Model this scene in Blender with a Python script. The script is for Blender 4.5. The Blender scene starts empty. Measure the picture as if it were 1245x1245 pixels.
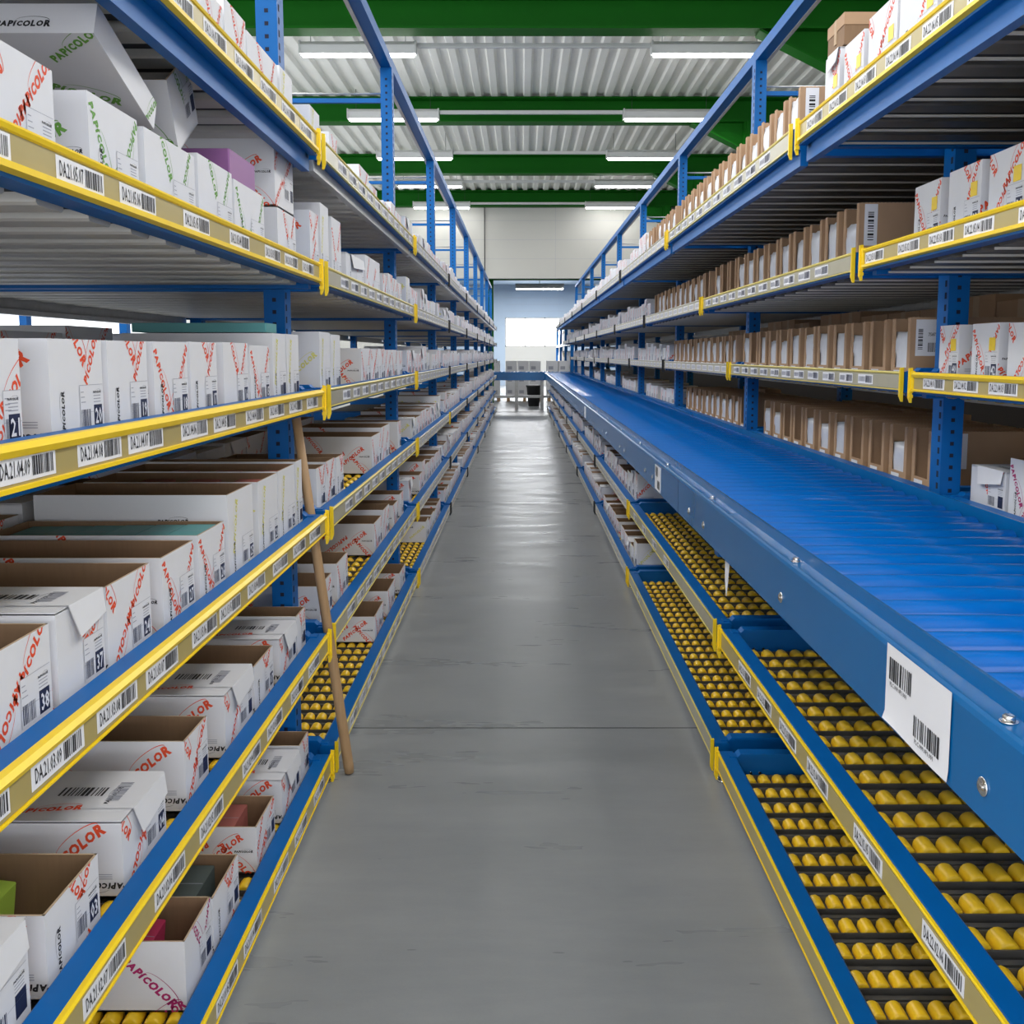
import bpy, bmesh, math, random
from mathutils import Matrix, Vector
C = bpy.context.scene.collection
SC = bpy.context.scene
PI = math.pi

# ------------------------------------------------------------------ camera
cam_d = bpy.data.cameras.new('camera'); cam = bpy.data.objects.new('camera', cam_d); C.objects.link(cam)
cam.location = (0, 0, 1.416)
cam.rotation_euler = (PI/2 - 0.11, 0, 0)
cam_d.sensor_width = 36; cam_d.sensor_fit = 'HORIZONTAL'
cam_d.lens = 1180/1245*36
cam_d.shift_x = -11.63/1245; cam_d.shift_y = -60.98/1245
cam_d.clip_start = .02; cam_d.clip_end = 300
SC.camera = cam
# ------------------------------------------------------------------ world
W = bpy.data.worlds.new('daylight'); SC.world = W; W.use_nodes = True
bg = W.node_tree.nodes['Background']; bg.inputs[0].default_value = (.93, .96, 1, 1); bg.inputs[1].default_value = 1.15
# ------------------------------------------------------------------ view
SC.view_settings.view_transform = 'Standard'; SC.view_settings.look = 'None'
SC.view_settings.gamma = 1; SC.view_settings.use_curve_mapping = False
SC.view_settings.exposure = 1.25
LAMP_POWER = 30.0

# ------------------------------------------------------------------ materials
def mat(name, col, rough=.5, metal=0., emit=None, noise=0., nscale=30, bump=0., spec=.5, stretch=None, coat=0):
    m = bpy.data.materials.new(name); m.use_nodes = True
    nt = m.node_tree; b = nt.nodes['Principled BSDF']
    b.inputs['Base Color'].default_value = (*col, 1)
    b.inputs['Roughness'].default_value = rough; b.inputs['Metallic'].default_value = metal
    b.inputs['Specular IOR Level'].default_value = spec
    b.inputs['Coat Weight'].default_value = coat
    if emit: b.inputs['Emission Color'].default_value = (*col, 1); b.inputs['Emission Strength'].default_value = emit
    if noise or bump:
        tc = nt.nodes.new('ShaderNodeTexCoord'); mp = nt.nodes.new('ShaderNodeMapping')
        nt.links.new(tc.outputs['Object'], mp.inputs[0])
        if stretch: mp.inputs['Scale'].default_value = stretch
        n = nt.nodes.new('ShaderNodeTexNoise'); n.inputs['Scale'].default_value = nscale; n.inputs['Detail'].default_value = 3
        nt.links.new(mp.outputs[0], n.inputs[0])
        if noise:
            mx = nt.nodes.new('ShaderNodeMix'); mx.data_type = 'RGBA'
            mx.inputs[6].default_value = (*[c*(1-noise) for c in col], 1)
            mx.inputs[7].default_value = (*[min(1, c*(1+noise)) for c in col], 1)
            nt.links.new(n.outputs[0], mx.inputs[0]); nt.links.new(mx.outputs[2], b.inputs['Base Color'])
        if bump:
            bp = nt.nodes.new('ShaderNodeBump'); bp.inputs['Strength'].default_value = bump; bp.inputs['Distance'].default_value = .002
            nt.links.new(n.outputs[0], bp.inputs['Height']); nt.links.new(bp.outputs[0], b.inputs['Normal'])
    return m
M = dict(
 blue=mat('blue_steel', (.0, .112, .38), .42, noise=.10, nscale=9, spec=.2),
 convblue=mat('conveyor_blue_paint', (.0, .125, .37), .24, noise=.08, nscale=6, spec=.6),
 roller=mat('roller_blue', (.0, .15, .58), .2, noise=.05, nscale=12, spec=.5),
 yellow=mat('yellow_plastic', (.98, .66, .01), .4, noise=.06),
 wheel=mat('yellow_wheel', (1, .61, .02), .35, noise=.06),
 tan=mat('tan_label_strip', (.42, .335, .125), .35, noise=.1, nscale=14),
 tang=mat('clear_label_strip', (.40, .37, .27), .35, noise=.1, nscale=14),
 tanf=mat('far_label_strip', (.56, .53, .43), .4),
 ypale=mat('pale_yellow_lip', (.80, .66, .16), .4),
 slat=mat('light_slat', (.62, .60, .56), .4, .2, noise=.1, nscale=10),
 galv=mat('galvanised_steel', (.5, .5, .49), .38, .55, noise=.18, nscale=25),
 chan=mat('roller_channel', (.13, .125, .115), .45, .4, noise=.2, nscale=25),
 chrome=mat('chrome', (.75, .74, .72), .18, 1),
 black=mat('black_plastic', (.012, .012, .014), .45),
 hole=mat('dark_hole', (.003, .008, .03), .8),
 white=mat('white_card', (.74, .74, .77), .6, noise=.035, nscale=18),
 kraft=mat('kraft_card', (.25, .15, .082), .75, noise=.12, nscale=16, stretch=(8, 8, 1)),
 bin=mat('brown_bin_card', (.46, .29, .17), .72, noise=.1, nscale=14),
 cardedge=mat('card_edge', (.52, .38, .25), .8),
 ink=mat('black_ink', (.012, .012, .016), .6),
 navy=mat('navy_ink', (.012, .018, .06), .6),
 grey_ink=mat('grey_ink', (.35, .36, .42), .6),
 paper=mat('white_paper', (.83, .83, .87), .55),
 red=mat('orange_red_ink', (.78, .075, .02), .6),
 green=mat('green_ink', (.13, .34, .05), .6),
 yink=mat('yellow_ink', (.72, .68, .18), .6),
 magenta=mat('magenta_ink', (.42, .01, .13), .6),
 teal=mat('teal_pack', (.10, .33, .34), .5),
 salmon=mat('salmon_pack', (.40, .12, .10), .6, noise=.08),
 pink=mat('pink_pack', (.55, .04, .12), .5),
 lime=mat('lime_pack', (.42, .62, .08), .5),
 purple=mat('purple_pack', (.30, .12, .32), .5),
 slate=mat('slate_pack', (.07, .09, .085), .6),
 cream=mat('cream_pack', (.62, .52, .36), .6),
 wood=mat('pole_wood', (.42, .26, .13), .55, noise=.2, nscale=20, stretch=(6, 6, .6)),
 beamg=mat('green_beam', (.003, .10, .003), .6, noise=.1, nscale=3, spec=.15),
 housing=mat('lamp_housing', (.55, .56, .55), .4),
 tube=mat('tube_glow', (1, .99, .97), .4, emit=14),
 packet=mat('plastic_packet', (.72, .73, .78), .28, noise=.12, nscale=22, bump=.3),
 wallw=mat('white_panel', (.50, .495, .46), .6, noise=.03, nscale=1.5),
 wallg=mat('grey_panel', (.36, .45, .55), .6, noise=.04, nscale=1.5),
 dark=mat('shade_panel', (.03, .03, .035), .7),  # near-black colour put in for shade behind the right rack and between slats
 window=mat('daylight_window', (.93, .97, 1), .4, emit=4.5),
)
def deck_material():
    m = mat('ceiling_sheet', (.88, .88, .82), .5, noise=.05, nscale=2)
    return m
M['deck'] = deck_material()
def floor_material():
    m = bpy.data.materials.new('polished_concrete'); m.use_nodes = True; nt = m.node_tree; b = nt.nodes['Principled BSDF']
    tc = nt.nodes.new('ShaderNodeTexCoord')
    def noise(scale, detail, st=(1, 1, 1)):
        mp = nt.nodes.new('ShaderNodeMapping'); mp.inputs['Scale'].default_value = st
        n = nt.nodes.new('ShaderNodeTexNoise'); n.inputs['Scale'].default_value = scale; n.inputs['Detail'].default_value = detail
        n.inputs['Roughness'].default_value = .65
        nt.links.new(tc.outputs['Object'], mp.inputs[0]); nt.links.new(mp.outputs[0], n.inputs[0]); return n
    n1 = noise(1.1, 6); n2 = noise(14, 5, (.5, 1.6, 1)); n3 = noise(160, 2); n4 = noise(3.2, 4, (.35, 1.7, 1))
    r = nt.nodes.new('ShaderNodeValToRGB'); r.color_ramp.elements[0].position = .3; r.color_ramp.elements[1].position = .72
    r.color_ramp.elements[0].color = (.245, .255, .262, 1); r.color_ramp.elements[1].color = (.385, .39, .39, 1)
    def mth(op, a, bb, v=None):
        q = nt.nodes.new('ShaderNodeMath'); q.operation = op; nt.links.new(a, q.inputs[0])
        if bb is not None: nt.links.new(bb, q.inputs[1])
        else: q.inputs[1].default_value = v
        return q.outputs[0]
    s = mth('ADD', mth('MULTIPLY', n1.outputs[0], None, .4), mth('ADD', mth('MULTIPLY', n2.outputs[0], None, .13), mth('ADD', mth('MULTIPLY', n3.outputs[0], None, .08), mth('MULTIPLY', n4.outputs[0], None, .3))))
    nt.links.new(s, r.inputs[0]); nt.links.new(r.outputs[0], b.inputs['Base Color'])
    rr = nt.nodes.new('ShaderNodeMapRange'); rr.inputs[1].default_value = .35; rr.inputs[2].default_value = .65; rr.inputs[3].default_value = .26; rr.inputs[4].default_value = .4
    nt.links.new(n4.outputs[0], rr.inputs[0]); nt.links.new(rr.outputs[0], b.inputs['Roughness'])
    return m
M['floor'] = floor_material()

# ------------------------------------------------------------------ mesh helpers
class MB:
    def __init__(s): s.v = []; s.f = []; s.m = []; s.mats = []; s.sm = []
    def mi(s, m):
        if m not in s.mats: s.mats.append(m)
        return s.mats.index(m)
    def poly(s, pts, m, smooth=False):
        b = len(s.v); s.v += [tuple(p) for p in pts]; s.f.append(tuple(range(b, b+len(pts)))); s.m.append(s.mi(m)); s.sm.append(smooth)
    def box(s, x0, x1, y0, y1, z0, z1, m, c=0.):
        if x0 > x1: x0, x1 = x1, x0
        if y0 > y1: y0, y1 = y1, y0
        b = len(s.v); k = s.mi(m)
        s.v += [(x0,y0,z0),(x1,y0,z0),(x1,y1,z0),(x0,y1,z0),(x0,y0,z1),(x1,y0,z1),(x1,y1,z1),(x0,y1,z1)]
        for q in ((0,3,2,1),(4,5,6,7),(0,1,5,4),(1,2,6,5),(2,3,7,6),(3,0,4,7)):
            s.f.append(tuple(b+i for i in q)); s.m.append(k); s.sm.append(False)
    def ext(s, prof, a0, a1, m, axis='y'):
        """closed profile (p,q) extruded along an axis: y -> (p,a,q); x -> (a,p,q); z -> (p,q,a)"""
        n = len(prof); b = len(s.v); k = s.mi(m)
        f = {'y': lambda p, q, a: (p, a, q), 'x': lambda p, q, a: (a, p, q), 'z': lambda p, q, a: (p, q, a)}[axis]
        for a in (a0, a1): s.v += [f(p, q, a) for p, q in prof]
        for i in range(n):
            j = (i+1) % n; s.f.append((b+i, b+j, b+n+j, b+n+i)); s.m.append(k); s.sm.append(False)
        s.f.append(tuple(b+i for i in range(n))); s.m.append(k); s.sm.append(False)
        s.f.append(tuple(b+n+i for i in reversed(range(n)))); s.m.append(k); s.sm.append(False)
    def lathe(s, p0, p1, prof, m, seg=12, caps=True):
        """surface of revolution about p0->p1; prof = [(t, r)]"""
        p0 = Vector(p0); p1 = Vector(p1); d = p1-p0
        a = d.orthogonal().normalized(); e = d.normalized().cross(a)
        b = len(s.v); k = s.mi(m)
        for t, r in prof:
            for i in range(seg):
                w = 2*PI*i/seg; s.v.append(tuple(p0+d*t+a*(r*math.cos(w))+e*(r*math.sin(w))))
        for j in range(len(prof)-1):
            for i in range(seg):
                q = (i+1) % seg
                s.f.append((b+j*seg+i, b+j*seg+q, b+(j+1)*seg+q, b+(j+1)*seg+i)); s.m.append(k); s.sm.append(True)
        if caps:
            s.f.append(tuple(b+i for i in reversed(range(seg)))); s.m.append(k); s.sm.append(False)
            o = b+(len(prof)-1)*seg; s.f.append(tuple(o+i for i in range(seg))); s.m.append(k); s.sm.append(False)
    def cyl(s, p0, p1, r, m, seg=12, r1=None): s.lathe(p0, p1, [(0, r), (1, r if r1 is None else r1)], m, seg)
    def mesh(s, name):
        me = bpy.data.meshes.new(name); me.from_pydata(s.v, [], s.f)
        for m in s.mats: me.materials.append(M[m])
        me.polygons.foreach_set('material_index', s.m); me.polygons.foreach_set('use_smooth', s.sm)
        me.update(); return me
    def build(s, name, parent=None, loc=(0,0,0), rot=(0,0,0)): return link(name, s.mesh(name), parent, loc, rot)
def link(name, data, parent=None, loc=(0,0,0), rot=(0,0,0)):
    o = bpy.data.objects.new(name, data); C.objects.link(o); o.location = loc; o.rotation_euler = rot
    if parent: o.parent = parent
    return o
def tag(o, label=None, cat=None, group=None, kind=None):
    if label: o['label'] = label
    if cat: o['category'] = cat
    if group: o['group'] = group
    if kind: o['kind'] = kind
    return o
def thing(name, label, cat, loc=(0,0,0), group=None, rz=0):
    return tag(link(name, None, None, loc, (0,0,rz)), label, cat, group)

# ------------------------------------------------------------------ lettering
_tc = {}
def glyphs(txt, res=1, bold=.0):
    """2-D triangles/polygons of a text, height of capitals = 1, starts at 0, baseline 0 -> (polys, width)"""
    key = (txt, res, bold)
    if key in _tc: return _tc[key]
    cu = bpy.data.curves.new('t', 'FONT'); cu.body = txt; cu.resolution_u = res; cu.fill_mode = 'FRONT'; cu.offset = bold
    ob = bpy.data.objects.new('t', cu); C.objects.link(ob)
    dg = bpy.context.evaluated_depsgraph_get()
    me = bpy.data.meshes.new_from_object(ob.evaluated_get(dg))
    vs = [v.co.copy() for v in me.vertices]; s = 1/.69
    polys = [[(vs[i].x*s, vs[i].y*s) for i in p.vertices] for p in me.polygons]
    w = max([q[0] for p in polys for q in p] or [1])
    bpy.data.objects.remove(ob); bpy.data.curves.remove(cu); bpy.data.meshes.remove(me)
    _tc[key] = (polys, w); return _tc[key]
def wordmark():
    """the brush-like wordmark with its swoosh; width ~ 6.3, height 1"""
    if 'wm' in _tc: return _tc['wm']
    out = []; x = 0; r = random.Random(4)
    for ch, sc, dy in (('P',.95,0),('A',.9,.02),('P',1,-.03),('í',.95,.02),('C',.82,.05),('O',.95,-.02),('L',1.0,0),('O',.9,.03),('R',1.08,-.05)):
        g, w = glyphs(ch, 2, .055)
        for p in g: out.append([(x + px*sc + .18*py*sc, py*sc + dy) for px, py in p])
        x += w*sc + .10
    arc = []; n = 14                                                   # crescent swoosh
    for i in range(n+1):
        t = i/n; a = PI*(.95 - .98*t)
        arc.append((x*.66 + x*.31*math.cos(a), .95 + .78*math.sin(a), .03 + .10*t))
    for (xa, ya, wa), (xb, yb, wb) in zip(arc, arc[1:]): out.append([(xa, ya), (xb, yb), (xb, yb+wb), (xa, ya+wa)])
    _tc['wm'] = (out, x); return _tc['wm']
def clip(poly, W_, H_):
    for ax, lim, sg in ((0, 0, 1), (0, W_, -1), (1, 0, 1), (1, H_, -1)):
        if not poly: return poly
        out = []
        for i in range(len(poly)):
            a = poly[i-1]; b = poly[i]; da = (a[ax]-lim)*sg; db = (b[ax]-lim)*sg
            if (da >= 0) != (db >= 0):
                t = da/(da-db); out.append((a[0]+(b[0]-a[0])*t, a[1]+(b[1]-a[1])*t))
            if db >= 0: out.append(b)
        poly = out
    return poly
def put(mb, fr, W_, H_, polys, u, v, size, ang, m, cx=0, sx=1., lift=.0004):
    """draw polys at (u,v) on the face frame fr=(origin, su, tv, normal), clipped to the face"""
    o, su, tv, nn = fr; c, s = math.cos(math.radians(ang))*size, math.sin(math.radians(ang))*size
    for p in polys:
        q = [(u + (x-cx)*sx*c - y*s, v + (x-cx)*sx*s + y*c) for x, y in p]
        if min(a[0] for a in q) < 0 or min(a[1] for a in q) < 0 or max(a[0] for a in q) > W_ or max(a[1] for a in q) > H_: q = clip(q, W_, H_)
        if len(q) >= 3: mb.poly([o + su*a + tv*b + nn*lift for a, b in q], m)
def rect(mb, fr, u0, u1, v0, v1, m, lift=.0003):
    o, su, tv, nn = fr
    mb.poly([o+su*a+tv*b+nn*lift for a, b in ((u0,v0),(u1,v0),(u1,v1),(u0,v1))], m)
def bars(mb, fr, u0, u1, v0, v1, m, seed, lift=.0006, vert=False):
    r = random.Random(seed); p = 0.; L = (v1-v0) if vert else (u1-u0); un = L/34
    while p < L-un*1.5:
        w = un*r.choice((1, 1, 1.6, 2.4))
        if vert: rect(mb, fr, u0, u1, v0+p, min(v1, v0+p+w), m, lift)
        else: rect(mb, fr, u0+p, min(u1, u0+p+w), v0, v1, m, lift)
        p += w + un*r.choice((.9, 1.2, 2))

# ------------------------------------------------------------------ layout constants
B = 2.7; Y1 = 3.14                 # bay length, first joint
def jy(k): return Y1 + (k-1)*B + B # joint at the far end of bay k
def js(k): return Y1 + (k-1)*B     # start of bay k
NB = 9
LEV = {-1: {1:(.632,.0625),2:(.632,.476),3:(.632,.871),4:(.632,1.2735),5:(.632,1.670),6:(.632,2.068)},
        1: {1:(.651,.073),2:(.651,.490),3:(1.345,.935),4:(1.242,1.329),5:(1.070,1.713),6:(.857,2.098)}}
PX = {-1: .781, 1: 1.380}; DEPTH = {-1: 1.97, 1: 1.98}; TOPZ = {-1: 3.06, 1: 3.10}
SURF = -.012                       # shelf surface relative to mid rail
ORD = ['zeroth','first','second','third','fourth','fifth','sixth','seventh','eighth','ninth','tenth','eleventh','twelfth','thirteenth','fourteenth','fifteenth','sixteenth','seventeenth']
BAYW = ['nearest','second','third','fourth','fifth','sixth','seventh','eighth','ninth']
LEVW = {1:'lowest',2:'second',3:'third',4:'fourth',5:'fifth',6:'top'}
SIDEW = {-1:'left', 1:'right'}

# ------------------------------------------------------------------ setting
def setting():
    m = MB(); m.box(-9, 9, -3, 46, -.2, 0, 'floor'); tag(m.build('floor'), kind='structure')
    m = MB()
    for y in (3.57, 9.3, 15.0, 20.8): m.box(-9, 9, y-.0025, y+.0025, .0002, .0008, 'ink')
    tag(m.build('trim_1'), 'thin saw cut joint across the concrete floor', kind='structure')
    # corrugated ceiling sheet, ribs along the aisle
    m = MB(); x = -9.; p = .27; zt = 5.74; prof = []
    while x < 9:
        prof += [(x, zt), (x+.11, zt), (x+.135, zt-.055), (x+.235, zt-.055)]; x += p
    prof = prof + [(9.05, zt)]
    n = len(prof); b = len(m.v); k = m.mi('deck')
    for a in (-3., 26.3): m.v += [(q[0], a, q[1]) for q in prof]
    for i in range(n-1): m.f.append((b+i, b+i+1, b+n+i+1, b+n+i)); m.m.append(k); m.sm.append(False)
    m.box(-9, 9, -3, 26.3, zt+.02, zt+.08, 'deck')
    tag(m.build('ceiling'), kind='structure')
    # green roof beams
    for i, y in enumerate((-1.9, 2.75, 7.4, 12.05, 16.7, 21.35, 25.95)):
        m = MB(); y1 = y+.30; z0 = 5.28; z1 = 5.68; c = y+.15
        m.ext([(y,z0),(y1,z0),(y1,z0+.03),(c+.012,z0+.05),(c+.012,z1-.04),(y1,z1-.02),(y1,z1),(y,z1),(y,z1-.02),(c-.012,z1-.04),(c-.012,z0+.05),(y,z0+.03)], -9, 9, 'beamg', 'x')
        m.box(-9, 3.0, c-.05, c+.05, z1, z1+.03, 'beamg')
        m.box(3.72, 3.92, y+.02, y1-.02, 0, z0, 'beamg')                  # column with haunch
        m.box(3.76, 3.88, y-.03, y1+.03, 0, z0, 'beamg')
        m.ext([(2.9, z0), (3.72, z0), (3.72, z0-.42)], y+.13, y+.17, 'beamg', 'y')
        m.ext([(2.86, z0), (3.72, z0-.42), (3.72, z0-.445), (2.84, z0-.02)], y+.02, y1-.02, 'beamg', 'y')
        tag(m.build('trim_%d' % (i+2)), 'green steel roof beam with column, %s from the far end wall' % ORD[7-i], kind='structure')
    # end wall above the opening, and side parts
    m = MB(); m.box(-9, 9, 26.3, 26.45, 3.44, 5.9, 'wallw'); m.box(-9, -2.6, 26.3, 26.45, 0, 3.44, 'wallw'); m.box(4.2, 9, 26.3, 26.45, 0, 3.44, 'wallw')
    for z in (3.95, 4.45, 4.95):
        m.box(-9, 9, 26.296, 26.3, z, z+.006, 'grey_ink')
    for x in (-5.4, -3.6, -1.8, 0.9, 2.7, 4.5): m.box(x, x+.006, 26.296, 26.3, 3.44, 5.9, 'grey_ink')
    tag(m.build('wall_end'), kind='structure')
    m = MB(); m.cyl((-.98, 26.26, 3.44), (-.98, 26.26, 5.7), .012, 'black', 6)
    tag(m.build('trim_9'), 'thin dark cable running down the white end wall', kind='structure')
    m = MB(); m.box(8.9, 9.05, -3, 46, 0, 6, 'dark'); tag(m.build('light_block_right'), kind='structure')  # unseen wall added to block world light from the right
    m = MB(); m.box(2.6, 2.66, -1, 26.2, 0, 3.0, 'dark'); tag(m.build('shade_screen'), kind='structure')  # added near-black screen, stands in for the gloom behind the right rack
    # the hall beyond
    m = MB(); m.box(-9.1, -9, 26.3, 46, 0, 4.7, 'wallg'); tag(m.build('light_block_left'), kind='structure')  # added to keep side light off the floor past the end wall
    m = MB(); m.box(-9, 9, 26.45, 46, 4.6, 4.7, 'wallg'); tag(m.build('ceiling_beyond'), kind='structure')
    m = MB(); m.box(-9, 9, 27.9, 28.15, 3.52, 3.86, 'beamg'); m.box(-.98, -.80, 27.9, 28.15, 0, 3.52, 'beamg')
    tag(m.build('trim_10'), 'green beam and post of the hall beyond the opening', kind='structure')
    m = MB(); m.box(-9, -.75, 45, 45.2, 0, 4.7, 'wallg'); m.box(1.95, 9, 45, 45.2, 0, 4.7, 'wallg'); m.box(-.75, 1.95, 45, 45.2, 0, 1.78, 'wallw'); m.box(-.75, 1.95, 45, 45.2, 3.1, 4.7, 'wallg')
    for z in (3.4, 3.7, 4.0, 4.3): m.box(-.75, 1.95, 44.995, 45, z, z+.01, 'grey_ink')
    tag(m.build('wall_far'), kind='structure')
    wn = MB(); wn.box(-.75, 1.95, 45.1, 45.16, 1.78, 3.1, 'window'); w = tag(wn.build('window_1'), kind='structure')
    fr = MB()
    for x in (-.75, .15, 1.05, 1.90): fr.box(x, x+.05, 45.0, 45.08, 1.78, 3.1, 'wallw')
    fr.box(-.75, 1.95, 45.0, 45.08, 1.78, 1.83, 'wallw'); fr.box(-.75, 1.95, 45.0, 45.08, 3.05, 3.1, 'wallw')
    fr.build('window_frame', w)
setting()

# ------------------------------------------------------------------ luminaires
def luminaires():
    hb = MB(); hb.ext([(-.06,.0),(.06,.0),(.085,.10),(.03,.15),(-.03,.15),(-.085,.10)], -.72, .72, 'housing', 'x')
    hb.box(-.74, -.72, -.085, .085, -.005, .15, 'housing'); hb.box(.72, .74, -.085, .085, -.005, .15, 'housing')
    hm = hb.mesh('housing')
    tb = MB(); tb.lathe((-.71,0,-.012),(.71,0,-.012), [(0,.018),(.01,.026),(.99,.026),(1,.018)], 'tube', 10); tm = tb.mesh('tube')
    rows = [-.4, 3.0, 6.3, 9.6, 12.8, 16.2, 19.35, 22.5, 25.7]
    for r, y in enumerate(rows):
        for c, x in enumerate((-8.0, -2.07, 2.38, 7.4)):
            if c in (0, 3) and r not in (2, 4, 6): continue
            wh = {1:'left', 2:'right', 0:'far left', 3:'far right'}[c]
            t = thing('ceiling_light', 'white tube luminaire, %s row, %s from the end wall' % (wh, ORD[len(rows)-r]), 'light', (x, y, 5.2), 'tube luminaires under the roof')
            link('housing', hm, t); link('tube', tm, t)
            for q in (-.6, .6): w = MB(); w.cyl((0,0,.15),(0,0,.47), .004, 'black', 5); w.build('hanging_wire', t, (q,0,0))
            ld = bpy.data.lights.new('tube_light', 'AREA'); ld.shape = 'RECTANGLE'; ld.size = 1.4; ld.size_y = .12
            ld.energy = LAMP_POWER*(.08 if r == len(rows)-1 else 1.0); ld.color = (1, .985, .96)
            lo = link('tube_light', ld, t, (0, 0, -.05))
        if r >= 4:
            m = MB(); m.box(-1.32, 1.63, y-.03, y+.03, 5.28, 5.33, 'housing')
            tag(m.build('trim_%d' % (r+10)), 'white trunking bar between two luminaires, %s from end wall' % ORD[len(rows)-r], kind='structure')
    t = thing('ceiling_light', 'white tube luminaire hanging in the hall beyond the end wall', 'light', (.55, 30, 3.42)); link('housing', hm, t); link('tube', tm, t)
    w = MB(); w.cyl((0,0,.15),(0,0,1.17), .01, 'black', 5); w.build('hanging_wire', t)
    ld = bpy.data.lights.new('hall_fill', 'AREA'); ld.size = 5; ld.energy = 430; link('hall_fill', ld, t, (0, 9.5, .95))  # added fill light, set far from the tube to brighten the far wall
luminaires()

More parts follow.
